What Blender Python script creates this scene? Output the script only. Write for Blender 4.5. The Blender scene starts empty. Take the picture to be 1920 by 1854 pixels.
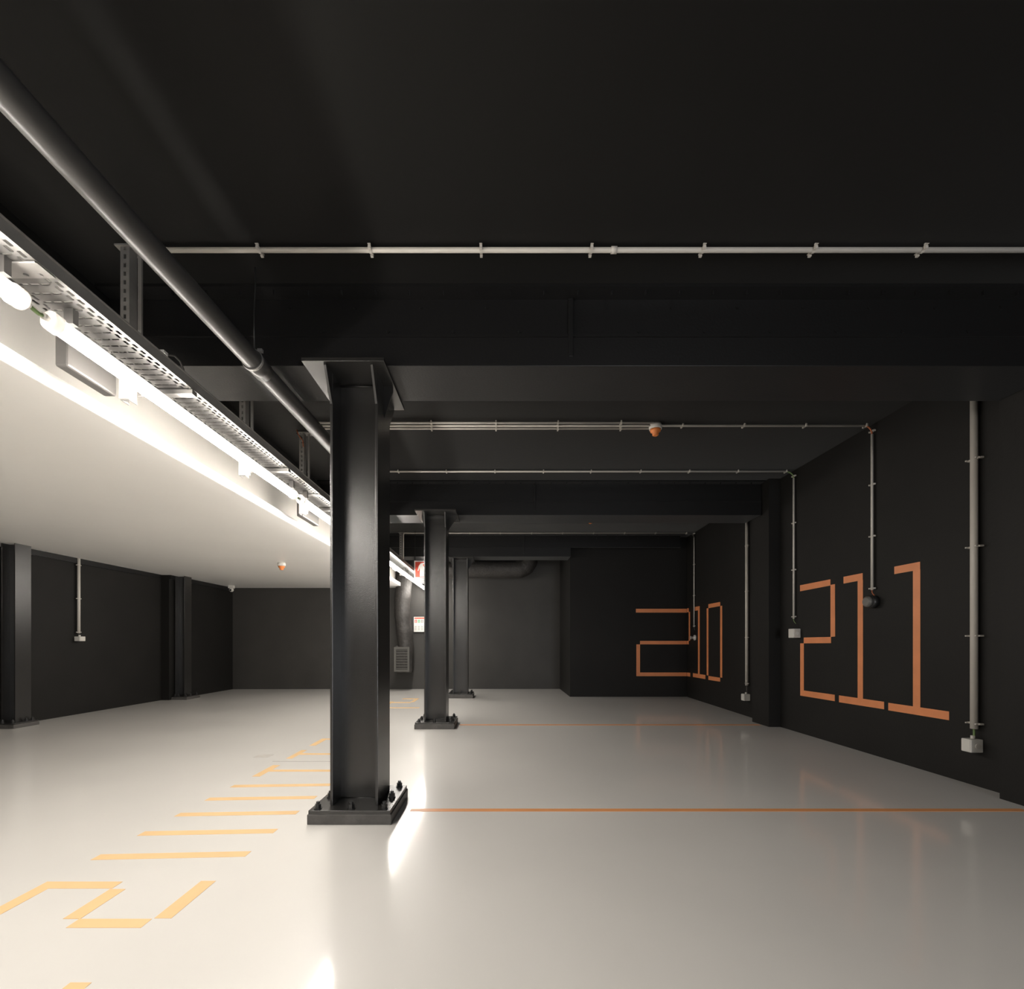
import bpy, bmesh, math, random
from mathutils import Vector
random.seed(4)
SC = bpy.context.scene
COL = SC.collection
# ------------------------------------------------------------------ camera, world, exposure
S = 1.25            # eye height in metres; the survey below is in eye heights
F, VX, VY = 885.0, 939.0, 1204.7      # focal length and vanishing point of the 1920x1854 frame
cam_d = bpy.data.cameras.new('camera'); cam = bpy.data.objects.new('camera', cam_d); COL.objects.link(cam)
cam.location = (0, 0, S); cam.rotation_euler = (math.pi/2, 0, 0)
cam_d.sensor_fit = 'HORIZONTAL'; cam_d.sensor_width = 36; cam_d.lens = F/1920*36
cam_d.shift_x = (960-VX)/1920; cam_d.shift_y = (VY-927)/1920
cam_d.clip_start = 0.02; cam_d.clip_end = 100
SC.camera = cam
SC.view_settings.view_transform = 'Standard'
try: SC.view_settings.look = 'None'
except Exception: pass
SC.view_settings.gamma = 1; SC.view_settings.exposure = 0.43
SC.view_settings.use_curve_mapping = False
w = bpy.data.worlds.new('world'); SC.world = w; w.use_nodes = True
w.node_tree.nodes['Background'].inputs[0].default_value = (0.5, 0.5, 0.5, 1)
w.node_tree.nodes['Background'].inputs[1].default_value = 0.0
TUBE_E = 78.0          # glow of the tube diffusers, the lamps of the place
WARM = (1.0, 0.94, 0.86)
# soft cool fill lamp, added unseen behind the viewpoint; the wall there is closed
fill = bpy.data.lights.new('fill_light', 'AREA'); fill.shape = 'RECTANGLE'; fill.size = 1.6*S; fill.size_y = 1.7*S
fill.energy = 120; fill.color = (.96, .975, 1.0)
fill_obj = bpy.data.objects.new('fill_light', fill); COL.objects.link(fill_obj)
fill_obj.location = (2.3*S, -3.55*S, (1+.05)*S); fill_obj.rotation_euler = (math.pi/2, 0, 0)

# ------------------------------------------------------------------ helpers
def P(x, d, z):                      # survey (x right, d deep, z above the eye) -> metres
    return Vector((x*S, d*S, (1+z)*S))
class MB:
    def __init__(s): s.v = []; s.f = []
    def poly(s, pts, faces):
        n = len(s.v); s.v += [Vector(p) for p in pts]; s.f += [[n+i for i in f] for f in faces]; return s
    def box(s, x0, x1, d0, d1, z0, z1):
        a = P(min(x0,x1), min(d0,d1), min(z0,z1)); b = P(max(x0,x1), max(d0,d1), max(z0,z1))
        return s.boxm(a, b)
    def boxm(s, a, b):
        return s.poly([(a.x,a.y,a.z),(b.x,a.y,a.z),(b.x,b.y,a.z),(a.x,b.y,a.z),(a.x,a.y,b.z),(b.x,a.y,b.z),(b.x,b.y,b.z),(a.x,b.y,b.z)],
                      [(0,3,2,1),(4,5,6,7),(0,1,5,4),(1,2,6,5),(2,3,7,6),(3,0,4,7)])
    def prism(s, pts, off):          # closed polygon (metres) pushed along off
        n = len(pts); off = Vector(off)
        return s.poly([Vector(p) for p in pts]+[Vector(p)+off for p in pts],
                      [list(range(n))[::-1], list(range(n, 2*n))]+[(i, (i+1)%n, n+(i+1)%n, n+i) for i in range(n)])
    def tube(s, pts, r, n=14, caps=True):     # r in metres, one value or one per point
        pts = [Vector(p) for p in pts]; m = len(pts)
        rr = r if isinstance(r, (list, tuple)) else [r]*m
        k0 = len(s.v); up = None
        for i in range(m):
            t = (pts[min(i+1,m-1)]-pts[max(i-1,0)]).normalized()
            if up is None: up = Vector((0,0,1)) if abs(t.z) < .9 else Vector((1,0,0))
            a = (up-t*up.dot(t)).normalized(); b = t.cross(a); up = a
            for j in range(n):
                q = 2*math.pi*j/n; s.v.append(pts[i]+(a*math.cos(q)+b*math.sin(q))*rr[i])
        for i in range(m-1):
            for j in range(n):
                s.f.append([k0+i*n+j, k0+i*n+(j+1)%n, k0+(i+1)*n+(j+1)%n, k0+(i+1)*n+j])
        if caps:
            s.f.append([k0+j for j in range(n)][::-1]); s.f.append([k0+(m-1)*n+j for j in range(n)])
        return s
    def build(s, name, m, parent=None, bevel=0.0, smooth=False):
        me = bpy.data.meshes.new(name)
        o = bpy.data.objects.new(name, me); COL.objects.link(o)
        off = Vector((0,0,0)); p = parent
        while p is not None: off += p.location; p = p.parent
        me.from_pydata([v-off for v in s.v], [], s.f); me.materials.append(m); me.validate()
        bm = bmesh.new(); bm.from_mesh(me); bmesh.ops.recalc_face_normals(bm, faces=bm.faces); bm.to_mesh(me); bm.free()
        if parent: o.parent = parent
        if smooth:
            for q in me.polygons: q.use_smooth = len(q.vertices) == 4
        if bevel:
            b = o.modifiers.new('bevel', 'BEVEL'); b.width = bevel; b.segments = 2; b.limit_method = 'ANGLE'
        return o
def tag(o, label, cat, group=None, kind=None):
    o['label'] = label; o['category'] = cat
    if group: o['group'] = group
    if kind: o['kind'] = kind
    return o
def struct(o): o['kind'] = 'structure'; return o
def thing(name, label, cat, loc, group=None, kind='thing'):
    o = bpy.data.objects.new(name, None); COL.objects.link(o); o.location = loc; o.empty_display_size = .1
    return tag(o, label, cat, group, kind)
def put(name, me, parent, loc, rot=(0,0,0)):       # a part sharing a mesh, at a place in metres
    o = bpy.data.objects.new(name, me); COL.objects.link(o); o.parent = parent
    off = Vector((0,0,0)); p = parent
    while p is not None: off += p.location; p = p.parent
    o.location = Vector(loc)-off; o.rotation_euler = rot; return o
def stash(mb, name, m, smooth=False):              # mesh data only
    me = bpy.data.meshes.new(name); me.from_pydata(mb.v, [], mb.f); me.materials.append(m); me.validate()
    bm = bmesh.new(); bm.from_mesh(me); bmesh.ops.recalc_face_normals(bm, faces=bm.faces); bm.to_mesh(me); bm.free()
    if smooth:
        for q in me.polygons: q.use_smooth = len(q.vertices) == 4
    return me

# ------------------------------------------------------------------ materials
def mat(name, col, rough=.5, metal=0.0, var=0.0, vscale=3.0, bump=0.0, bscale=60.0, spec=.5, rvar=0.0):
    m = bpy.data.materials.new(name); m.use_nodes = True; nt = m.node_tree; b = nt.nodes['Principled BSDF']
    b.inputs['Base Color'].default_value = (*col, 1); b.inputs['Roughness'].default_value = rough
    b.inputs['Metallic'].default_value = metal; b.inputs['Specular IOR Level'].default_value = spec
    tc = nt.nodes.new('ShaderNodeTexCoord')
    if var or rvar:
        n = nt.nodes.new('ShaderNodeTexNoise'); n.inputs['Scale'].default_value = vscale; n.inputs['Detail'].default_value = 5
        nt.links.new(tc.outputs['Object'], n.inputs['Vector'])
    if var:
        r = nt.nodes.new('ShaderNodeMapRange'); r.inputs[1].default_value = .3; r.inputs[2].default_value = .7
        r.inputs[3].default_value = 1-var; r.inputs[4].default_value = 1+var
        mx = nt.nodes.new('ShaderNodeVectorMath'); mx.operation = 'SCALE'; mx.inputs[0].default_value = col
        nt.links.new(n.outputs[0], r.inputs[0]); nt.links.new(r.outputs[0], mx.inputs['Scale']); nt.links.new(mx.outputs[0], b.inputs['Base Color'])
    if rvar:
        r = nt.nodes.new('ShaderNodeMapRange'); r.inputs[1].default_value = .3; r.inputs[2].default_value = .7
        r.inputs[3].default_value = rough-rvar; r.inputs[4].default_value = rough+rvar
        nt.links.new(n.outputs[0], r.inputs[0]); nt.links.new(r.outputs[0], b.inputs['Roughness'])
    if bump:
        n2 = nt.nodes.new('ShaderNodeTexNoise'); n2.inputs['Scale'].default_value = bscale; n2.inputs['Detail'].default_value = 3
        nt.links.new(tc.outputs['Object'], n2.inputs['Vector'])
        bp = nt.nodes.new('ShaderNodeBump'); bp.inputs['Strength'].default_value = bump; bp.inputs['Distance'].default_value = .01
        nt.links.new(n2.outputs[0], bp.inputs['Height']); nt.links.new(bp.outputs[0], b.inputs['Normal'])
    return m
def glow(name, col, k):
    m = bpy.data.materials.new(name); m.use_nodes = True; b = m.node_tree.nodes['Principled BSDF']
    b.inputs['Base Color'].default_value = (.9,.9,.9,1); b.inputs['Emission Color'].default_value = (*col, 1); b.inputs['Emission Strength'].default_value = k
    return m
M = dict(
    floor = mat('epoxy_floor', (.68,.66,.63), .36, var=.03, vscale=.8, bump=.03, bscale=7, rvar=.04),
    wallb = mat('lit_black_wall_paint', (.042,.040,.037), .55, var=.12, vscale=1.6, bump=.12, bscale=35),  # the black wall paint, lightened for the lamp light on the end wall
    wall = mat('black_wall_paint', (.0085,.0078,.007), .6, var=.16, vscale=1.6, bump=.12, bscale=35, spec=.28),
    ceil = mat('black_ceiling_paint', (.0085,.0082,.0078), .5, var=.08, vscale=.9, bump=.05, bscale=20, spec=.1),
    white = mat('white_soffit_paint', (.93,.91,.87), .36, var=.02, vscale=1.0),
    bulk = mat('pale_bulkhead_paint', (.52,.50,.465), .7, var=.04, vscale=2.0),
    steel = mat('black_gloss_steel', (.016,.0150,.0140), .27, var=.1, vscale=8, bump=.10, bscale=160, spec=.9),
    beam = mat('black_beam_paint', (.007,.0068,.007), .4, bump=.1, bscale=60, spec=.35),
    plinth = mat('dark_grey_grout', (.075,.070,.066), .5, var=.2, vscale=12, bump=.3, bscale=45),
    pipe = mat('black_pipe_plastic', (.05,.048,.046), .36, spec=.5),
    galv = mat('galvanised_steel', (.26,.25,.24), .45, metal=.3, var=.08, vscale=14),
    conduit = mat('grey_conduit_plastic', (.54,.51,.465), .45),
    box = mat('white_box_plastic', (.62,.60,.56), .4),
    orange = mat('orange_line_paint', (.72,.26,.105), .42, var=.06, vscale=6),
    lineo = mat('orange_paint_brightened', (.74,.33,.135), .36, var=.05, vscale=5),  # the wall orange again, lightened for the brighter exposure on the floor
    amber = mat('orange_paint_in_glare', (.78,.53,.28), .26, var=.04, vscale=5),  # same orange, paled in its colour for the glare of the tubes
    cable_o = mat('orange_cable_sheath', (.42,.12,.045), .5),
    cable_g = mat('green_cable_sheath', (.16,.24,.09), .5),
    cable_k = mat('dark_cable_sheath', (.06,.055,.05), .5),
    dome = mat('orange_dome_plastic', (.75,.23,.06), .35),
    lens = mat('dark_lens_glass', (.02,.02,.025), .1),
    red = mat('red_sign_print', (.72,.07,.035), .4),
    green = mat('green_sign_print', (.08,.42,.16), .4),
    signw = mat('white_sign_board', (.82,.80,.76), .4),
    print_ = mat('grey_sign_print', (.30,.29,.28), .5),
    duct = mat('dark_wrapped_duct', (.04,.037,.035), .55, var=.3, vscale=14, bump=.9, bscale=22),
    dark = mat('black_plastic', (.02,.02,.02), .35),
    disc = mat('smoked_grey_plastic', (.11,.108,.10), .3),
    tube = glow('lit_tube_diffuser', WARM, TUBE_E),
    tubetop = glow('lit_tube_upper_shell', WARM, 2.6),
    caps = mat('clear_end_cap_plastic', (.85,.83,.80), .18),
    gear = mat('dark_grey_gear_case', (.10,.095,.09), .45),
    joint = mat('floor_joint_filler', (.30,.28,.26), .5),
    hatch = mat('floor_patch_epoxy', (.48,.455,.425), .28),
    exitglow = glow('lit_pictogram_panel', (.75,1.0,.85), 2.5),
)
M['caps'].node_tree.nodes['Principled BSDF'].inputs['Transmission Weight'].default_value = .3
_f = M['floor'].node_tree.nodes['Principled BSDF'].inputs
_f['Coat Weight'].default_value = .85; _f['Coat Roughness'].default_value = .11; _f['Coat IOR'].default_value = 1.45
for k_, w_ in (('ceil', .2), ('beam', .07), ('white', .3)):      # added sheen, paler at grazing angles
    q_ = M[k_].node_tree.nodes['Principled BSDF'].inputs; q_['Sheen Weight'].default_value = w_; q_['Sheen Roughness'].default_value = .35
# perforated tray steel: slots are real openings
def tray_mat(x_right, width, pitch):
    m = bpy.data.materials.new('perforated_tray_steel'); m.use_nodes = True; nt = m.node_tree; L = nt.links; N = nt.nodes
    b = N['Principled BSDF']; b.inputs['Base Color'].default_value = (.13,.125,.12,1); b.inputs['Metallic'].default_value = .3; b.inputs['Roughness'].default_value = .45
    geo = N.new('ShaderNodeNewGeometry'); sp = N.new('ShaderNodeSeparateXYZ'); L.new(geo.outputs['Position'], sp.inputs[0])
    def mth(op, a, bb=None, c=None):
        n = N.new('ShaderNodeMath'); n.operation = op
        for i, q in enumerate((a, bb, c)):
            if q is None: continue
            if isinstance(q, (int, float)): n.inputs[i].default_value = q
            else: L.new(q, n.inputs[i])
        return n.outputs[0]
    u = mth('DIVIDE', mth('SUBTRACT', -x_right*S, sp.outputs['X']), width*S)       # 0 at the room side, 1 at the far side
    v = mth('DIVIDE', sp.outputs['Y'], pitch*S)
    def band(q, c, h): return mth('LESS_THAN', mth('ABSOLUTE', mth('SUBTRACT', q, c)), h)
    fr = mth('FRACT', v); fr2 = mth('FRACT', mth('ADD', v, .5))
    edge1 = mth('MULTIPLY', mth('MAXIMUM', band(u, .10, .03), band(u, .90, .03)), band(fr, .5, .31))
    edge2 = mth('MULTIPLY', mth('MAXIMUM', band(u, .20, .03), band(u, .80, .03)), band(fr2, .5, .31))
    mid = mth('MULTIPLY', mth('MAXIMUM', mth('MAXIMUM', band(u, .33, .075), band(u, .51, .075)), band(u, .69, .075)), band(fr, .5, .10))
    mask = mth('MAXIMUM', mth('MAXIMUM', edge1, edge2), mid)
    tr = N.new('ShaderNodeBsdfTransparent'); mx = N.new('ShaderNodeMixShader')
    L.new(mask, mx.inputs[0]); L.new(b.outputs[0], mx.inputs[1]); L.new(tr.outputs[0], mx.inputs[2])
    L.new(mx.outputs[0], N['Material Output'].inputs['Surface']); return m

# ------------------------------------------------------------------ the setting
ZC = 1.946; ZW = 1.175                    # black ceiling, white lower ceiling
D0, D1 = -3.6, 10.15
struct(MB().box(-6.4, 3.9, D0, 10.6, -1.12, -1).build('floor', M['floor']))
struct(MB().box(-6.4, 3.9, D0, 10.6, ZC, ZC+.12).build('ceiling', M['ceil']))
def footprint(name, pts, z0, z1, m):      # plan polygon (x, d) extruded up
    a = [P(x, d, z0) for x, d in pts]
    return struct(MB().prism(a, (0,0,(z1-z0)*S)).build(name, m))
DJ = 8.72
footprint('wall_right', [(3.2,D0),(3.2,3.028),(3.317,3.028),(3.317,5.6),(3.18,5.6),(3.18,5.97),(3.33,5.97),(3.437,DJ),(3.9,DJ),(3.9,D0)], -1, ZC, M['wall'])
footprint('wall_back', [(-6.4,D1),(1.35,D1+.05),(1.35,10.6),(-6.4,10.6)], -1, ZC, M['wallb'])
footprint('wall_back_return', [(1.277,D1+.045),(1.277,DJ),(3.9,DJ),(3.9,10.6),(1.351,10.6),(1.351,D1+.045)], -1, ZC, M['wall'])
footprint('wall_left', [(-6.15,D0),(-6.15,5.78),(-5.92,5.78),(-5.90,8.2),(-5.765,8.2),(-5.765,D1),(-6.4,D1),(-6.4,D0)], -1, ZC, M['wall'])
struct(MB().box(-6.4, 3.9, D0-.1, D0, -1, ZC).build('wall_front', M['wall']))
# white lowered ceiling with its lit nosing and the bulkhead set back above it
XE, XB = -2.076, -2.21
struct(MB().box(-6.15, XE, D0, D1, ZW, 1.245).build('ceiling_lower', M['white'], bevel=.004))
struct(MB().box(XB-.05, XB, D0, D1, 1.245, 1.86).build('wall_bulkhead', M['bulk']))
struct(MB().box(XB-.05, XB-.005, D0, D1, 1.86, ZC).build('wall_bulkhead_top', M['ceil']))
struct(MB().box(-5.92, -5.885, 5.8, 8.2, 1.105, ZW).build('dark_band_1', M['beam']))  # dark band along the top of the left wall, in two lengths
struct(MB().box(-5.765, -5.735, 8.2, D1, 1.105, ZW).build('dark_band_2', M['beam']))

# ------------------------------------------------------------------ bolts and clips
def hexa(r, h, m, name, stud=True):
    mb = MB(); mb.tube([(0,0,0),(0,0,h*.45)], r*1.5, 16); mb.tube([(0,0,h*.1),(0,0,h*.6)], r*1.15, 6)
    if stud: mb.tube([(0,0,0),(0,0,h)], r*.62, 10)
    return stash(mb, name, m)
mb = MB(); mb.tube([(0,0,0),(0,0,.006)], .027, 18); mb.tube([(0,0,.006),(0,0,.034)], .0215, 6); mb.tube([(0,0,.034),(0,0,.05)], .0125, 12)
anchor = stash(mb, 'anchor_bolt', M['dark'])
headm = hexa(.009, .014, M['beam'], 'bolt', False)

# ------------------------------------------------------------------ steel columns
def column(xc, d0, wd, dp, tf, ztop, label, plate=None, cap=None, cx=None, ph=.0767, group='black steel columns'):
    """xc centre, d0 front of the flanges, wd width, dp depth"""
    base = P(xc, d0+dp/2, -1)
    t = thing('steel_column', label, 'column', base, group)
    xl, xr = xc-wd/2, xc+wd/2; zb = -1+ph
    px0, px1, pd0, pd1 = plate
    MB().box(px0, px1, pd0, pd1, -1, zb-.021).build('plinth', M['plinth'], t, bevel=.004)
    MB().box(px0+.006, px1-.006, pd0+.006, pd1-.006, zb-.021, zb-.015).build('grout_bed', M['plinth'], t)
    bpl = MB().box(px0+.006, px1-.006, pd0+.004, pd1-.004, zb-.015, zb).build('base_plate', M['steel'], t, bevel=.002)
    for a, b in ((xl, xl+tf), (xr-tf, xr)):
        MB().box(a, b, d0, d0+dp, zb, ztop).build('flange', M['steel'], t, bevel=.0025)
    dm = d0+dp/2
    MB().box(xl+tf, xr-tf, dm-tf*.35, dm+tf*.35, zb, ztop).build('web', M['steel'], t)
    wl = MB(); wl.tube([P(xl+tf, dm-tf*.35-.002, zb), P(xr-tf, dm-tf*.35-.002, zb)], .0045, 8)
    wl.build('weld_bead', M['galv'] if False else M['steel'], t, smooth=True)
    ex = .037
    for bx_, bd in ((px0+ex+.01, pd0+ex),(xc, pd0+ex),(px1-ex-.01, pd0+ex),(px0+ex+.01, dm),(px1-ex-.01, dm),(px0+ex+.01, pd1-ex),(xc, pd1-ex),(px1-ex-.01, pd1-ex)):
        if xl-.015 < bx_ < xr+.015 and d0-.015 < bd < d0+dp+.015: continue
        put('anchor_bolt', anchor, bpl, P(bx_, bd, zb))
    if cap:
        cx0, cx1, cd0, cd1, ct = cap
        MB().box(cx0, cx1, cd0, cd1, ztop, ztop+ct).build('cap_plate', M['steel'], t, bevel=.002)
        zg = ztop-.177
        for a in (xl, xr-tf):
            for s, e in ((d0, cd0+.012), (d0+dp, cd1-.012)):
                MB().prism([P(a, s, zg), P(a, s, ztop), P(a, e, ztop), P(a, e, ztop-.012)], (tf*.8*S, 0, 0)).build('gusset', M['steel'], t)
        for a, e in ((xl, cx0+.05), (xr, cx1-.01)):
            MB().prism([P(a, dm, zg-.01), P(a, dm, ztop), P(e, dm, ztop), P(e, dm, ztop-.03)], (0, tf*.8*S, 0)).build('gusset', M['steel'], t)
        MB().tube([P(xl+tf, dm-.008, ztop-.006), P(xr-tf, dm-.008, ztop-.006)], .005, 8).build('weld_bead', M['steel'], t, smooth=True)
    return t
column(-.832, 2.6745, .271, .288, .0155, 1.53, 'largest black steel column, standing nearest on the pale floor', (-1.064,-.602,2.589,3.06), (-1.085,-.635,2.565,3.11,.02))
column(-.770, 5.53, .258, .29, .0155, 1.53, 'middle black steel column of the central row, behind the largest one', (-.999,-.538,5.446,5.94), (-1.0,-.52,5.47,6.0,.02))
column(-.732, 8.53, .27, .26, .0155, 1.53, 'smallest black steel column, farthest along the central row near the dark end wall', (-.962,-.50,8.47,8.92), (-.97,-.49,8.5,8.95,.02))
column(-5.815, 5.57, .17, .19, .012, ZW, 'black steel column against the side wall, cut by the picture edge', (-6.1,-5.645,5.47,5.775), ph=.06)
column(-5.66, 8.32, .17, .19, .012, ZW, 'black steel column against the side wall near the far corner', (-5.762,-5.49,8.25,8.62), ph=.06)

# ------------------------------------------------------------------ beams
def beam(d, x0, x1, xl1, xs, label, tick=.1853, z_join=1.712, nb=None):
    t = thing('steel_beam', label, 'beam', P((x0+x1)/2, d, 1.55), 'black steel beams under the ceiling')
    m_ = MB(); m_.box(x0, xl1, d-.088, d+.38, ZC-.016, ZC-.0008)
    if x1 > xl1: m_.box(xl1, x1, d-.088, d+.2, ZC-.016, ZC-.0008)
    m_.build('top_flange', M['beam'], t)
    MB().box(x0, x1, d+.012, d+.036, z_join, ZC-.016).build('web', M['beam'], t)
    MB().box(x0, xl1, d, d+.385, 1.55, z_join).build('lower_beam', M['beam'], t, bevel=.003)
    MB().box(x0, x1, d-.006, d+.012, z_join, z_join+.012).build('bottom_flange', M['beam'], t)
    MB().box(xs-.012, xs+.012, d-.008, d+.012, 1.60, ZC-.02).build('splice_plate', M['beam'], t, bevel=.002)
    x = xs-.1
    k = 0
    while x > max(x0+.15, -1.3) and k < 40:
        z = 1.885 if k % 2 == 0 else 1.752
        put('bolt', headm, t, P(x, d+.012, z), (math.pi/2,0,0)); x -= tick; k += 1
    x = xs+.2; k = 0
    while x < x1-.1 and k < 40:
        z = 1.885 if k % 2 == 0 else 1.752
        put('bolt', headm, t, P(x, d+.012, z), (math.pi/2,0,0)); x += tick; k += 1
    mb = MB(); mb.boxm(Vector((-.004,-.008,-.03)), Vector((.004,.008,0))); me = stash(mb, 'flange_clip', M['beam'])
    x = x0+.4
    while x < x1-.05:
        put('flange_clip', me, t, P(x, d-.055, ZC-.016)); x += tick
    return t
beam(2.645, -2.2, 3.195, 3.195, .392, 'black riveted beam crossing above the largest column')
beam(5.74, -2.2, 3.17, 3.17, .41, 'black beam crossing above the middle column, ending at the wall pier')
beam(8.50, -2.2, 3.24, 1.26, .42, 'short far black beam over the smallest column by the end wall')

# ------------------------------------------------------------------ conduits
def strap_mesh(r, half, wdt, name):      # saddle strap lying across a conduit that runs along x, ceiling above (+z)
    mb = MB(); n = 8; rr = r+.003
    prof = [(-half, r*.3), (-rr, r*.3)]+[(-rr*math.cos(math.pi*k/n), -rr*math.sin(math.pi*k/n)) for k in range(n+1)]+[(rr, r*.3), (half, r*.3)]
    out = [(y, z) for y, z in prof]; inn = [(y*.93, z*.93+ (0.004 if abs(y) > rr+1e-6 else 0)) for y, z in prof]
    for i in range(len(out)-1):
        a, b, c, d = out[i], out[i+1], inn[i+1], inn[i]
        mb.poly([(-wdt,a[0],a[1]),(-wdt,b[0],b[1]),(-wdt,c[0],c[1]),(-wdt,d[0],d[1]),(wdt,a[0],a[1]),(wdt,b[0],b[1]),(wdt,c[0],c[1]),(wdt,d[0],d[1])],
                [(0,1,2,3),(7,6,5,4),(0,4,5,1),(1,5,6,2),(2,6,7,3),(3,7,4,0)])
    for sgn in (-1, 1):
        y = sgn*rr*1.25; mb.boxm(Vector((-wdt, min(y, y+sgn*half*.32), -r*1.15)), Vector((wdt, max(y, y+sgn*half*.32), -r*.1)))
        mb.boxm(Vector((-wdt*.8, min(y, y+sgn*half*.2), -r*.1)), Vector((wdt*.8, max(y, y+sgn*half*.2), r*1.2)))
    return stash(mb, name, M['conduit'])
ST = strap_mesh(.015, .046, .008, 'clip'); ST2 = strap_mesh(.014, .04, .008, 'clip')
STV = strap_mesh(.027, .055, .007, 'clip')
def px_x(px, d): return (px-VX)/F*d
def ceiling_run(d, x0, x1, r, clips, label, mesh, zc=1.925, wallx=None, zend=None, wclips=(), cable=None, group='grey conduits clipped to the ceiling', start_drop=None, coupling=None, tail=None):
    t = thing('conduit', label, 'conduit', P((x0+x1)/2, d, zc), group)
    pts = [P(x0, d, zc), P(x1, d, zc)]
    if start_drop: pts = [P(x0, d, start_drop)]+[P(x0+.03*(1-math.cos(a)), d, zc-.03+.03*math.sin(a)) for a in [math.pi/2*k/5 for k in range(6)]]+[P(x1, d, zc)]
    MB().tube(pts, r, 14).build('pipe', M['conduit'], t, smooth=True)
    for c in clips: put('clip', mesh, t, P(px_x(c, d), d, zc))
    if coupling is not None:
        x = px_x(coupling, d); MB().tube([P(x-.014, d, zc), P(x+.014, d, zc)], r*1.35, 14).build('coupling', M['conduit'], t, smooth=True)
    if wallx is not None:
        xw = wallx-.022; zt = zc-.075
        MB().tube([P(xw, d, zt), P(xw, d, zend)], r, 14).build('drop_pipe', M['conduit'], t, smooth=True)
        q = [P(x1-.01, d, zc)]+[P(x1+(xw-x1)*math.sin(a), d, zt+(zc-zt)*math.cos(a)) for a in [math.pi/2*k/8 for k in range(9)]]+[P(xw, d, zt-.01)]
        MB().tube(q, r*.62, 10).build('bend_cable', cable or M['cable_k'], t, smooth=True)
        for z in wclips: put('clip', mesh, t, P(xw, d, z), (0, math.pi/2, 0) if False else (math.pi/2, 0, 0) if False else (0, -math.pi/2, 0))
        e = [P(xw, d, zend+.01), P(xw, d, zend-.02), P(xw+.004, d-.01, zend-.04), P(xw+.012, d-.02, zend-.055)] if tail is None else tail
        MB().tube(e, r*.38, 8).build('tail_cable', cable or M['cable_k'], t, smooth=True)
    return t
D_c1, D_c2, D_c3, D_c4 = 2.315, 4.19, 5.31, 8.30
def wz(py, px, xw): return (VY-py)*xw/(px-VX)
ceiling_run(D_c1, -1.66, 3.19, .0148, (487,695,902,1108,1317,1524,1728), 'long pale conduit across the near black ceiling in front of the first beam', ST, coupling=1151)
ceiling_run(D_c2, -1.65, px_x(1620,D_c2), .0125, (809,930,1046,1164,1279,1394,1509,1622), 'conduit running on past the orange detector and down the wall to the round siren', ST2,
            wallx=3.317, zend=wz(1107,1630,3.30), wclips=[wz(y,1630,3.30) for y in (812,911,1007,1104)], cable=M['cable_o'])
for k, dd in enumerate((-.056, .056)):
    ceiling_run(D_c2+dd, -1.65, px_x(1222,D_c2), .0110, [c for c in (809,930,1046,1164)], ['near conduit of the triple bundle that stops at the orange ceiling detector','far conduit of the triple bundle that stops at the orange ceiling detector'][k], ST2)
ceiling_run(D_c3, -1.70, px_x(1472,D_c3), .0125, (747,837,928,1019,1108,1201,1292,1383,1473), 'conduit in front of the middle beam, dropping to the white wall socket', ST2,
            wallx=3.317, zend=wz(1160,1490,3.30), wclips=[wz(y,1490,3.30) for y in (892,980,1068,1156)], cable=M['cable_g'])
XF = 3.33+.039*(D_c4-5.97)
ceiling_run(D_c4, -1.71, px_x(1286,D_c4), .0125, (881,938,997,1055,1113,1171,1229,1287), 'farthest conduit, dropping beside the two of the 210 lettering', ST2,
            wallx=XF, zend=wz(1176,1297,XF), wclips=[wz(y,1297,XF) for y in (1004,1061,1118,1174)], start_drop=1.262)
def wall_drop(xw, d, z1, z0, zs, r, label, mesh, cab, zbox, bsize, side=1, group='pale upright conduits on the walls'):
    t = thing('conduit', label, 'conduit', P(xw, d, z0), group); x = xw-side*(r/S+.008)
    MB().tube([P(x, d, z1), P(x, d, z0)], r, 18).build('pipe', M['conduit'], t, smooth=True)
    for z in zs: put('clip', mesh, t, P(x, d, z), (0, -side*math.pi/2, 0))
    MB().tube([P(x, d, z0+.01), P(x, d, (z0+zbox)/2), P(x+.003, d, zbox+bsize*.5)], r*.32, 8).build('cable', cab, t, smooth=True)
def jbox(xw, d, z, w_, h_, dp, label, side=1, round_=False):
    t = thing('junction_box', label, 'junction box', P(xw-side*dp/2, d, z-h_/2), 'wall boxes')
    a, b = xw-side*dp, xw-side*.001
    hs = MB().box(a, b, d-w_/2, d+w_/2, z-h_/2, z+h_/2).build('housing', M['box'], t, bevel=.006)
    MB().box(a-side*.004, a, d-w_*.42, d+w_*.42, z-h_*.42, z+h_*.42).build('cover', M['box'], hs, bevel=.002)
    MB().tube([P(xw-side*dp*.45, d, z+h_/2-.002), P(xw-side*dp*.45, d, z+h_/2+.022)], .016, 12).build('gland', M['box'], t, smooth=True)
    if round_:
        MB().tube([P(xw-side*dp*.5, d-w_/2, z), P(xw-side*dp*.5, d-w_/2-.008, z)], .022, 18).build('knockout', M['conduit'], hs, smooth=True)
dA = F*3.29/888
wall_drop(3.317, dA, wz(747,1827,3.29), wz(1366,1827,3.29), [wz(y,1827,3.29) for y in (861,1025,1192,1356)], .0265, 'thickest pale upright conduit beside the final one of the 211 lettering', STV, M['cable_g'], wz(1397,1827,3.29), .085)
jbox(3.317, dA, wz(1397,1827,3.29), .072, .09, .085, 'white square junction box below the thickest upright conduit', round_=True)
dB = F*3.33/463
xB = 3.33+.039*(dB-5.97)
wall_drop(xB, dB, wz(978,1402,3.33), wz(1285,1402,3.33), [wz(y,1402,3.33) for y in (1023,1108.5,1195,1281)], .025, 'pale upright conduit between the far 210 lettering and the wall pier', ST, M['cable_k'], wz(1307,1402,3.33), .09)
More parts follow.
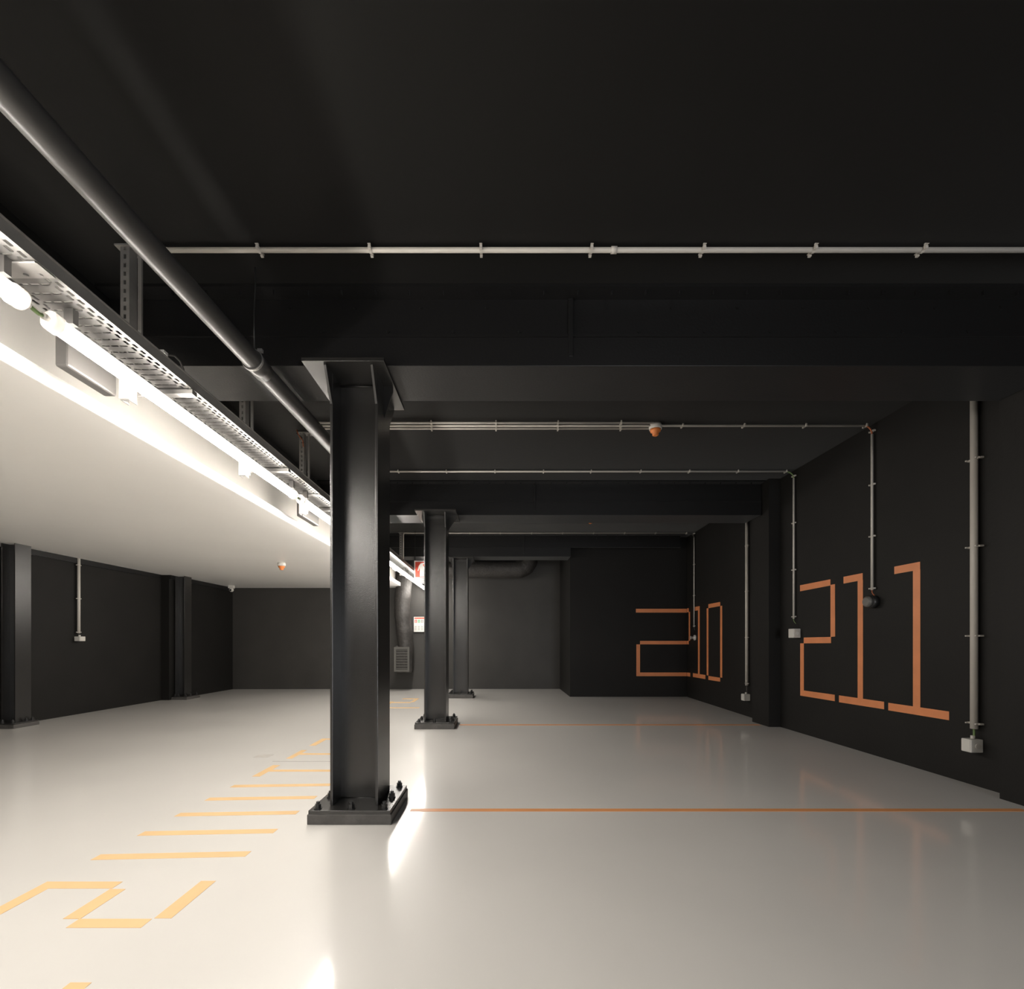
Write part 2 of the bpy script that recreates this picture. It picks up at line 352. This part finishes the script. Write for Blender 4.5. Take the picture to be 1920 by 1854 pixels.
jbox(xB, dB, wz(1307,1402,3.33), .075, .09, .085, 'small white junction box near the floor by the wall pier')
dL = F*5.9/794
wall_drop(-5.905, dL, ZW-.002, -(1187-VY)/794*5.87, [(VY-y)/794*5.88 for y in (1059,1122,1185)], .022, 'pale upright conduit on the side wall under the white ceiling', ST, M['cable_k'], (VY-1197)/794*5.88, .06, side=-1)
jbox(-5.905, dL, (VY-1197.5)/794*5.88, .09, .065, .08, 'white junction box on the side wall below its short conduit', side=-1)
# white socket and the far grey one
t = thing('wall_socket', 'white square socket on the wall at the start of the 211 lettering', 'socket', P(3.27, 5.3, .1))
zs_ = (VY-1187)/553*3.26; ds = F*3.265/553
MB().box(3.235, 3.316, ds-.006, ds+.085, zs_-.05, zs_+.05).build('housing', M['box'], t, bevel=.005)
fp = MB().box(3.245, 3.306, ds-.012, ds-.006, zs_-.038, zs_+.038).build('face_plate', M['conduit'], t, bevel=.002)
MB().tube([P(3.275, ds-.012, zs_), P(3.275, ds-.016, zs_)], .022, 18).build('outlet', M['box'], fp, smooth=True)
t = thing('alarm_sounder', 'small grey sounder on the far wall beside the two of 210', 'alarm', P(3.39, 8.3, .05))
zq = (VY-1195.5)/359*3.40
MB().tube([P(XF-.002, D_c4, zq), P(XF-.02, D_c4, zq), P(XF-.022, D_c4, zq), P(XF-.07, D_c4, zq)], [.06,.06,.03,.022], 18).build('horn', M['box'], t, smooth=True)
MB().tube([P(XF-.07, D_c4, zq), P(XF-.085, D_c4, zq)], .038, 18).build('knob', M['print_'], t, smooth=True)
t = thing('alarm_siren', 'round dark siren on the wall beside the middle one of 211', 'alarm', P(3.26, 4.2, .3))
zr = (VY-1128)/688*3.25; dr = F*3.26/690
MB().tube([P(3.315, dr, zr), P(3.268, dr, zr), P(3.262, dr, zr)], [.07,.07,.055], 28).build('housing', M['dark'], t, smooth=True)
MB().tube([P(3.262, dr, zr), P(3.24, dr, zr), P(3.23, dr, zr)], [.062,.06,.045], 28).build('lens', M['disc'], t, smooth=True)

# ------------------------------------------------------------------ ceiling detectors
def detector(x, d, zc, label):
    t = thing('smoke_detector', label, 'detector', P(x, d, zc), 'orange and white ceiling detectors')
    c = lambda z: P(x, d, z)
    MB().tube([c(zc), c(zc-.022), c(zc-.05)], [.062,.07,.068], 28).build('base', M['box'], t, smooth=True)
    MB().tube([c(zc-.05), c(zc-.07), c(zc-.078), c(zc-.1), c(zc-.106)], [.058,.055,.036,.034,.022], 28).build('dome', M['dome'], t, smooth=True)
detector(px_x(1229,4.2), 4.2, ZC, 'orange and white detector on the black ceiling at the end of the conduit bundle')
detector(px_x(1107,7.3), 7.3, ZC, 'orange detector tip peeping out under the middle beam')
detector(px_x(528,6.95), 6.95, ZW, 'white and orange detector under the white lowered ceiling')
# security camera
xc_, dc_ = px_x(434, 9.7), 9.7
t = thing('security_camera', 'small white dome camera under the white ceiling in the far corner', 'camera', P(xc_, dc_, ZW))
MB().box(xc_-.05, xc_+.05, dc_-.04, dc_+.04, ZW-.06, ZW).build('mount', M['box'], t, bevel=.005)
MB().tube([P(xc_,dc_,ZW-.06-.012*k) for k in range(7)], [.055*math.sqrt(max(.04,1-((k-2.5)/3.7)**2)) for k in range(7)], 20).build('dome', M['box'], t, smooth=True)
dm_ = [c for c in bpy.data.objects if c.parent == t and c.name.startswith('dome')][0]
MB().tube([P(xc_+.01,dc_-.045,ZW-.10), P(xc_+.012,dc_-.062,ZW-.102)], .022, 16).build('lens', M['lens'], dm_, smooth=True)

# ------------------------------------------------------------------ drain pipe
t = thing('drain_pipe', 'thick black pipe hanging under the ceiling beside the cable tray', 'pipe', P(-1.3, 1, 1.465))
def xp(d): return -(1.316-.0233*(d-1.24))
R_ = .0475*S
MB().tube([P(xp(-3.5), -3.5, 1.465), P(xp(2.47), 2.47, 1.465), P(xp(4.9), 4.9, 1.465)], R_, 36).build('pipe', M['pipe'], t, smooth=True)
MB().tube([P(xp(2.44), 2.44, 1.465), P(xp(2.56), 2.56, 1.465)], R_+.005, 36).build('coupling', M['pipe'], t, smooth=True)
MB().tube([P(xp(4.85),4.85,1.465)]+[P(xp(4.9), 4.9+.09*math.sin(a), 1.555-.09*math.cos(a)) for a in [math.pi/2*k/8 for k in range(9)]]+[P(xp(4.9),4.99,ZC)], R_, 28).build('elbow', M['pipe'], t, smooth=True)
xh = xp(2.47); ring = MB(); rr = R_+.006
pr = [P(xh, 2.44, 1.465)+Vector((math.cos(a)*rr, 0, math.sin(a)*rr)) for a in [2*math.pi*k/32 for k in range(33)]]
for k in range(32):
    a, b = pr[k], pr[k+1]; c0 = P(xh, 2.44, 1.465); n1 = (a-c0).normalized()*.004; n2 = (b-c0).normalized()*.004; q = Vector((0,.018,0))
    ring.poly([a,b,b+n2,a+n1,a+q,b+q,b+n2+q,a+n1+q], [(0,1,2,3),(7,6,5,4),(0,4,5,1),(1,5,6,2),(2,6,7,3),(3,7,4,0)])
ring.boxm(P(xh,2.44,1.465)+Vector((rr*.55,-.002,rr*.75)), P(xh,2.44,1.465)+Vector((rr*.55+.03,.02,rr*.75+.02)))
ring.build('clamp', M['galv'], t)
MB().tube([P(xh+.01,2.448,1.51), P(xh+.006,2.45,1.7), P(xh+.014,2.45,1.86), P(xh+.012,2.45,ZC)], .0045, 8).build('hanger_rod', M['dark'], t, smooth=True)

# ------------------------------------------------------------------ cable tray
XT0, XT1, ZT0, ZT1 = -1.73, -1.52, 1.25, 1.295
TM = tray_mat(1.52, .21, .0428)
t = thing('cable_tray', 'long perforated steel cable tray hanging above the row of tube lights', 'cable tray', P(-1.62, 2, ZT0))
cuts = [-3.5, -1.3, 1.58, 4.0, 6.4, 8.8, 10.12]
for a, b in zip(cuts[:-1], cuts[1:]):
    m_ = MB(); m_.box(XT0, XT1, a, b, ZT0, ZT0+.002)
    m_.box(XT1-.002, XT1, a, b, ZT0+.002, ZT1); m_.box(XT0, XT0+.002, a, b, ZT0+.002, ZT1)
    m_.box(XT1-.002, XT1+.008, a, b, ZT1, ZT1+.003)
    o = m_.build('tray_section', TM, t); o.data.materials.append(M['galv'])
    for p in o.data.polygons:
        if abs(p.normal.z) < .5 or p.center.z+t.location.z > (1+ZT0+.03)*S: p.material_index = 1
for c in cuts[1:-1]:
    m_ = MB(); m_.box(XT0+.01, XT1-.004, c-.035, c+.035, ZT0-.004, ZT0-.0005)
    m_.tube([P(XT0+.01, c-.035, ZT0-.004), P(XT1-.004, c-.035, ZT0-.004)], .004, 6)
    m_.build('joint_plate', M['galv'], t)
scr = hexa(.006, .008, M['galv'], 'screw', False)
for c in (1.58, 4.0):
    for dx in (.04, .09, .16):
        put('screw', scr, t, P(XT1-dx, c+.02, ZT0-.004), (math.pi,0,0))
# pieces lying in and over the tray
t = thing('loose_cable', 'short brown cable looping out over the edge of the cable tray', 'cable', P(-1.53, 2.2, 1.3))
MB().tube([P(-1.545,2.17,1.31), P(-1.54,2.19,1.335), P(-1.53,2.215,1.345), P(-1.522,2.24,1.335), P(-1.522,2.265,1.31), P(-1.535,2.28,1.28)], .005, 8).build('sheath', M['cable_k'], t, smooth=True)
MB().box(-1.56,-1.528,2.14,2.17,1.315,1.33).build('plug', M['box'], t, bevel=.003)
t = thing('loose_cable', 'orange-brown wires bunched at the top of the tray hanger under the pipe', 'cable', P(-1.8, 4.3, 1.9))
MB().tube([P(-1.86,4.30,1.94), P(-1.845,4.3,1.90), P(-1.83,4.3,1.87), P(-1.80,4.29,1.84), P(-1.795,4.29,1.78)], .006, 8).build('brown_wire', M['cable_o'], t, smooth=True)
MB().tube([P(-1.85,4.31,1.94), P(-1.86,4.3,1.90), P(-1.82,4.3,1.88), P(-1.80,4.31,1.82)], .005, 8).build('black_wire', M['cable_k'], t, smooth=True)

# hangers: slotted channel struts from the ceiling
def strut(x, d, label, z1=ZC, back=True, arm=True, gear=None):
    t = thing('tray_hanger', label, 'hanger', P(x, d, 1.187), 'slotted channel hangers of the cable tray')
    wv, dp, th = .044, .05, .004; z0 = 1.187
    m_ = MB()                                   # front web with a row of slots
    m_.box(x-wv/2, x-.006, d, d+th, z0, z1); m_.box(x+.006, x+wv/2, d, d+th, z0, z1)
    z = z0
    while z < z1-.03:
        m_.box(x-.006, x+.006, d, d+th, z, z+.02); z += .042
    m_.build('slotted_web', M['galv'], t)
    MB().box(x+wv/2-th, x+wv/2, d+th, d+dp, z0, z1).build('channel_side', M['galv'], t)
    MB().box(x-wv/2, x-wv/2+th, d+th, d+dp, z0, z1).build('channel_side', M['galv'], t)
    MB().box(x-.045, x+.075, d-.01, d+.07, z1-.008, z1-.0005).build('ceiling_foot', M['galv'], t)
    if back: MB().box(x+.048, x+.066, d+.02, d+.03, z0+.03, z1-.008).build('back_channel', M['galv'], t)
    if arm:
        MB().box(x-.01, -1.515, d+.008, d+.045, 1.222, 1.2455).build('arm', M['galv'], t, bevel=.002)
        MB().box(x-.02, x+.06, d-.012, d-.002, 1.19, 1.30).build('arm_bracket', M['box'], t)
    if gear: MB().box(x-.09, x-.03, gear[0], gear[1], 1.196, 1.34).build('gear_box', M['gear'], t, bevel=.012)
strut(-1.84, 2.31, 'nearest slotted hanger of the tray, beside the start of the ceiling conduit', gear=(2.04, 2.30))
strut(-1.84, 3.36, 'slotted hanger of the tray seen just beyond the first beam')
strut(-1.84, 4.36, 'slotted hanger of the tray with orange wires at its top', gear=(4.46, 4.86))
strut(-1.765, 8.33, 'far slotted hanger between the largest and the middle column', back=False, arm=False)

# ------------------------------------------------------------------ tube lights
XL, ZL, RL = -1.628, 1.163, .033
def tube_light(d0, d1, label, cable=None, x=XL, z=ZL):
    t = thing('tube_light', label, 'light', P(x, (d0+d1)/2, z), 'tube lights under the cable tray')
    c = lambda d: P(x, d, z)
    for nm_, mm_, a0, a1 in (('diffuser', 'tube', -math.pi-.30, .30), ('upper_shell', 'tubetop', .30, math.pi-.30)):
        rr_ = RL*S*.92; n_ = 16; m_ = MB()
        arc = [Vector((math.cos(a0+(a1-a0)*k/n_)*rr_, 0, math.sin(a0+(a1-a0)*k/n_)*rr_)) for k in range(n_+1)]
        A, B = c(d0+.035), c(d1-.035)
        m_.poly([A+q for q in arc]+[B+q for q in arc], [(k, k+1, n_+2+k, n_+1+k) for k in range(n_)])
        m_.build(nm_, M[mm_], t, smooth=True)
    for a, s in ((d0, 1), (d1, -1)):
        m_ = MB(); m_.tube([c(a), c(a+s*.006), c(a+s*.012), c(a+s*.04)], [RL*S*.75, RL*S*1.02, RL*S*1.08, RL*S*1.08], 28); m_.build('end_cap', M['caps'], t, smooth=True)
        MB().tube([c(a-s*.018), c(a+s*.001)], RL*S*.36, 14).build('gland', M['box'], t, smooth=True)
    top = ZT0-.001
    for d in (d0+.08, d1-.08):
        m_ = MB(); m_.box(x-.005, x+.03, d-.012, d+.012, z+RL*.9, top); m_.build('hanger_clip', M['galv'], t)
    if cable is not None:
        MB().tube([c(d0-.02), c((d0+cable)/2)-Vector((0,0,.006)), c(cable)], .0085, 8).build('link_cable', M['cable_g'], t, smooth=True)
    return t
tube_light(-2.56, -.52, 'tube light behind the viewpoint under the tray')
tube_light(-.42, 1.61, 'lit tube light whose end enters at the picture edge under the tray')
tube_light(1.695, 3.727, 'longest lit tube light in view, between the picture edge and the largest column', 1.63)
tube_light(3.825, 5.86, 'lit tube light starting just before the largest column and vanishing behind it', 3.747)
tube_light(5.95, 7.99, 'lit tube light reappearing just beyond the largest column', 5.88)
tube_light(8.08, 10.08, 'farthest lit tube light, running behind the red extinguisher sign', 8.01)
# emergency pictogram
t = thing('emergency_light', 'glowing pale emergency light under the tray just past the largest column', 'light', P(-1.76, 7.7, 1.45))
MB().box(-1.765, -1.75, 7.68, 7.9, 1.20, 1.37).build('panel', M['exitglow'], t)
MB().box(-1.775, -1.74, 7.67, 7.91, 1.371, 1.40).build('housing', M['box'], t)

# ------------------------------------------------------------------ signs, duct, grille
def sign_at(x0, x1, z0, z1, d): return MB().box(x0, x1, d, d+.012, z0, z1)
ds_ = 8.22
X = lambda px, d: (px-VX)/F*d
Z = lambda py, d: (VY-py)/F*d
t = thing('fire_sign', 'red and white fire extinguisher sign hanging on rods beside the middle column', 'sign', P(-1.4, ds_, 1.1))
x0, x1 = X(776.5, ds_), X(776.5, ds_)+.37
z0, z1 = Z(1094, ds_), Z(1051, ds_)
sign_at(x0, x1, z0, z1, ds_).build('board', M['signw'], t, bevel=.002)
zr0 = Z(1082, ds_); rp = MB().box(x0+.02, x1-.02, ds_-.003, ds_-.0005, zr0, z1-.022).build('red_panel', M['red'], t)
xm = (x0+x1)/2-.05
def flat(pts, d, nm, m_, par): MB().prism([P(a, d, b) for a, b in pts], (0,.002,0)).build(nm, m_, par)
k = z1-.022-zr0
flat([(xm-.035,zr0+.03*k),(xm+.045,zr0+.03*k),(xm+.045,zr0+.62*k),(xm+.03,zr0+.74*k),(xm+.02,zr0+.76*k),(xm+.02,zr0+.84*k),(xm+.055,zr0+.90*k),(xm+.02,zr0+.93*k),
      (xm-.02,zr0+.90*k),(xm-.055,zr0+.72*k),(xm-.075,zr0+.42*k),(xm-.06,zr0+.40*k),(xm-.035,zr0+.62*k)], ds_-.006, 'extinguisher_symbol', M['signw'], rp)
for i in range(3):
    MB().box(x0+.04, x1-.05-.04*i, ds_-.002, ds_-.0005, z0+.02+.03*i, z0+.03+.03*i).build('text_line', M['print_'], t)
for a in (x0+.015, x1-.03):
    MB().tube([P(a, ds_+.006, z1-.005), P(a, ds_+.006, ZC)], .004, 8).build('hanging_rod', M['dark'], t)
dw = D1-.012
t = thing('notice_sign', 'white instruction notice with red heading on the far wall', 'sign', P(-1.7, dw, .4))
x0, x1 = X(776, dw), X(776, dw)+.30; z0, z1 = Z(1184.5, dw), Z(1156.5, dw)
sign_at(x0, x1, z0, z1, dw-.004).build('board', M['signw'], t)
MB().box(x0+.012, x1-.012, dw-.007, dw-.0045, z1-.04, z1-.012).build('red_heading', M['red'], t)
for i in range(4):
    a = x0+.02+.068*i
    pc = MB().box(a, a+.046, dw-.007, dw-.0045, z1-.125, z1-.06).build('pictogram', M[('red','green','print_','red')[i]], t)
    MB().box(a+.016, a+.03, dw-.009, dw-.0075, z1-.118, z1-.07).build('symbol', M['signw'], pc)
    for j in range(3):
        MB().box(a, a+.04, dw-.007, dw-.0045, z0+.04+.035*j, z0+.052+.035*j).build('text_line', M['print_'], t)

t = thing('air_duct', 'lagged black air duct coming down the far wall to a grille', 'duct', P(-2.03, 9.9, -.6))
xd, dd_ = X(757.5, 9.93), 9.93
pts = []; rad = []
for i in range(22):
    z = -.62+i*(1.50+.62)/21; pts.append(P(xd+.035*math.sin(i*.35), dd_, z)); rad.append((.165+.008*math.sin(i*1.7))*S*(.80 if i == 0 else 1))
MB().tube(pts, rad, 24).build('lagging', M['duct'], t, smooth=True)
g0, g1 = X(739, 9.74), X(768, 9.74); gz0, gz1 = Z(1259, 9.74), Z(1213, 9.74)
o = MB().box(g0, g1, 9.735, 9.83, gz0, gz1).build('grille_box', M['duct'], t, bevel=.01)
MB().box(g0-.005, g1+.02, 9.83, 10.12, gz0-.03, gz1+.03).build('boot', M['duct'], t, bevel=.04)
gf = MB()
for a, b, c, d in ((g0, g1, gz1-.04, gz1), (g0, g1, gz0, gz0+.04), (g0, g0+.04, gz0+.04, gz1-.04), (g1-.04, g1, gz0+.04, gz1-.04)):
    gf.box(a, b, 9.72, 9.734, c, d)
gf = gf.build('grille_frame', M['disc'], t)
for i in range(8):
    z = gz0+.06+i*(gz1-gz0-.12)/7; MB().box(g0+.04, g1-.04, 9.72, 9.733, z-.007, z+.007).build('grille_bar', M['disc'], gf)
t = thing('air_duct', 'black horizontal duct running along the far wall behind the last beam', 'duct', P(-.5, 9.7, 1.5))
zc_ = Z(1067, 9.75)
pts = [P(-1.79+.12*i, 9.75, zc_) for i in range(19)]+[P(.36+.22*math.sin(a), 9.75, zc_+.22*(1-math.cos(a))) for a in [math.pi/2*k/8 for k in range(1,9)]]
MB().tube(pts, [(.185+.006*math.sin(i*2.1))*S for i in range(len(pts))], 24).build('lagging', M['duct'], t, smooth=True)
MB().box(-1.80, -1.75, 9.5, 10.1, zc_-.24, zc_+.24).build('collar', M['duct'], t)

# ------------------------------------------------------------------ painted numbers on the walls
def wall_poly(mb, pts, far=False):
    q = []
    for a, b in pts:
        if far:
            s_ = .039; d = (3.33-.003-5.97*s_)/((a-VX)/F-s_); x = 3.33-.003+s_*(d-5.97)
        else:
            x = 3.317-.003; d = F*x/(a-VX)
        q.append(P(x, d, (VY-b)/F*d))
    mb.prism(q, (.0025, 0, 0)); return mb
def c7(l): return [(1460+a/2.574, 720+b/2.574) for a, b in l]
def c9(l): return [(1160+a/8.727, 1100+b/8.727) for a, b in l]
def digit(pieces, label, far=False, back=(), group=None):
    mb = MB()
    for p in pieces: wall_poly(mb, p, far)
    for (a, b, c, d) in back:
        dj = DJ-.003
        mb.box(X(a, dj), X(c, dj), dj, dj+.002, Z(b, dj), Z(d, dj))
    return tag(mb.build('painted_digit', M['orange']), label, 'wall number', group, 'thing')
g2 = 'tall orange bay numbers on the black wall'
digit([c7([(103,971),(249,942),(249,972),(103,1000)]), c7([(250,969),(271,965),(272,1218),(250,1220)]), c7([(121,1223),(252,1220),(252,1250),(121,1251)]),
       c7([(104,1251),(121,1251),(121,1478),(104,1476)]), c7([(104,1476),(270,1499),(270,1530),(104,1503)])], 'orange painted two opening the number 211', group=g2)
digit([c7([(313,930),(405,912),(405,945),(313,963)]), c7([(381,949),(406,944),(406,1519),(381,1515)]), c7([(291,1502),(508,1533),(508,1569),(291,1535)])], 'orange painted one beside the round dark siren, middle of its number', group=g2)
digit([c7([(558,881),(682,857),(682,895),(558,917)]), c7([(648,900),(683,894),(683,1560),(648,1555)]), c7([(529,1538),(822,1580),(822,1622),(529,1574)])], 'orange painted one nearest the thickest upright conduit', group=g2)
CX = 1287.8+.4
def b9(a, b, c, d): return (1160+a/8.727, 1100+b/8.727, 1160+c/8.727, 1100+d/8.727)
digit([c9([(1119,352),(1145,348),(1145,415),(1119,418)]), c9([(1146,412),(1168,408),(1168,883),(1146,885)]), c9([(1119,885),(1145,884),(1145,940),(1119,942)]), c9([(1119,1402),(1170,1408),(1170,1470),(1119,1462)])],
      'orange painted two of the number 210, folded round the wall corner', True,
      [b9(282,360,1115,422), b9(350,885,1115,942), b9(290,942,350,1402), b9(290,1402,1115,1462)], g2)
digit([c9([(1235,332),(1325,316),(1325,380),(1235,395)]), c9([(1298,384),(1325,380),(1325,1430),(1298,1426)]), c9([(1215,1412),(1418,1443),(1418,1510),(1215,1475)])], 'orange painted one between the grey sounder and the zero', True, group=g2)
digit([c9([(1468,285),(1660,248),(1660,315),(1468,350)]), c9([(1440,355),(1467,350),(1467,1452),(1440,1447)]), c9([(1661,315),(1693,310),(1693,1488),(1661,1482)]), c9([(1468,1458),(1660,1488),(1660,1552),(1468,1522)])], 'orange painted zero closing the number 210', True, group=g2)

# ------------------------------------------------------------------ floor markings
def fl(mb, x0, x1, d0, d1, sk=0.0):     # sk: how much deeper the right end lies
    f = lambda x: sk*(x-x0)/.69
    mb.prism([P(x0,d0,-1), P(x1,d0+f(x1),-1), P(x1,d1+f(x1),-1), P(x0,d1,-1)], (0,0,.0015)); return mb
def fmark(name, rects, m, label, cat, group, sk=.034):
    mb = MB()
    for r in rects: fl(mb, *r, sk if r[1]-r[0] > .12 else 0)
    return tag(mb.build(name, m), label, cat, group, 'thing')
gs = 'amber walkway stripes on the floor'
nm = ['first amber floor stripe beyond the large painted two', 'second amber floor stripe beyond the large painted two', 'third amber floor stripe beyond the large painted two',
      'fourth amber floor stripe, its end reaching toward the base of the largest column', 'fifth amber floor stripe, running on behind the largest column']
for i in range(5):
    d = 2.171+.272*i; fmark('painted_stripe', [(-1.888+.004*i, -1.195, d, d+.057)], M['amber'], nm[i], 'floor stripe', gs)
gd = 'amber walkway numbers on the floor'
fmark('painted_digit', [(-1.897,-1.84,1.66,1.919), (-1.897,-1.581,1.919,1.974), (-1.585,-1.522,1.708,1.915), (-1.525,-1.262,1.655,1.708), (-1.257,-1.195,1.712,1.98)], M['amber'],
      'large amber number two lying on the floor nearest the picture edge', 'floor number', gd, 0)
fmark('painted_digit', [(-1.266,-1.203,1.07,1.388), (-1.52,-1.266,1.07,1.125)], M['amber'], 'amber floor mark just entering at the bottom of the picture', 'floor number', gd, 0)
fmark('painted_digit', [(-1.859,-1.80,3.526,3.851), (-1.80,-1.25,3.66,3.715), (-1.25,-1.195,3.60,3.76)], M['amber'], 'amber floor number one, base bar and stem, just before the floor joint', 'floor number', gd, 0)
fmark('painted_digit', [(-1.853,-1.80,4.07,4.39), (-1.80,-1.25,4.21,4.265), (-1.25,-1.195,4.15,4.31)], M['amber'], 'amber floor number one just beyond the floor joint', 'floor number', gd, 0)
fmark('painted_digit', [(-1.86,-1.80,4.58,4.92), (-1.80,-1.51,4.865,4.92), (-1.51,-1.455,4.6,4.865), (-1.455,-1.195,4.56,4.615)], M['amber'], 'amber floor number partly hidden behind the largest column', 'floor number', gd, 0)
fmark('painted_digit', [(-1.87,-1.81,7.6,8.0), (-1.81,-1.50,7.82,7.94), (-1.52,-1.46,7.94,8.35), (-1.75,-1.46,8.35,8.47)], M['amber'], 'faint far amber floor number between the two nearer columns', 'floor number', gd, 0)
fmark('painted_stripe', [(-1.87,-1.25,7.20,7.29)], M['amber'], 'far amber floor stripe between the two nearer columns', 'floor stripe', gs, 0)
fmark('painted_line', [(-.54,3.13,2.795,2.842)], M['lineo'], 'long orange bay line from the largest column to the wall', 'floor line', 'orange bay lines', 0)
fmark('painted_line', [(-.50,3.15,5.71,5.775)], M['lineo'], 'thin far orange bay line from the middle column to the wall pier', 'floor line', 'orange bay lines', 0)
fmark('floor_joint', [(-1.92,-1.05,3.967,3.978)], M['joint'], 'thin grey joint line in the pale floor behind the largest column', 'joint', None, 0)
fmark('floor_patch', [(-2.155,-2.03,4.11,4.22)], M['hatch'], 'small grey rectangular patch in the floor near the joint', 'patch', None, 0)
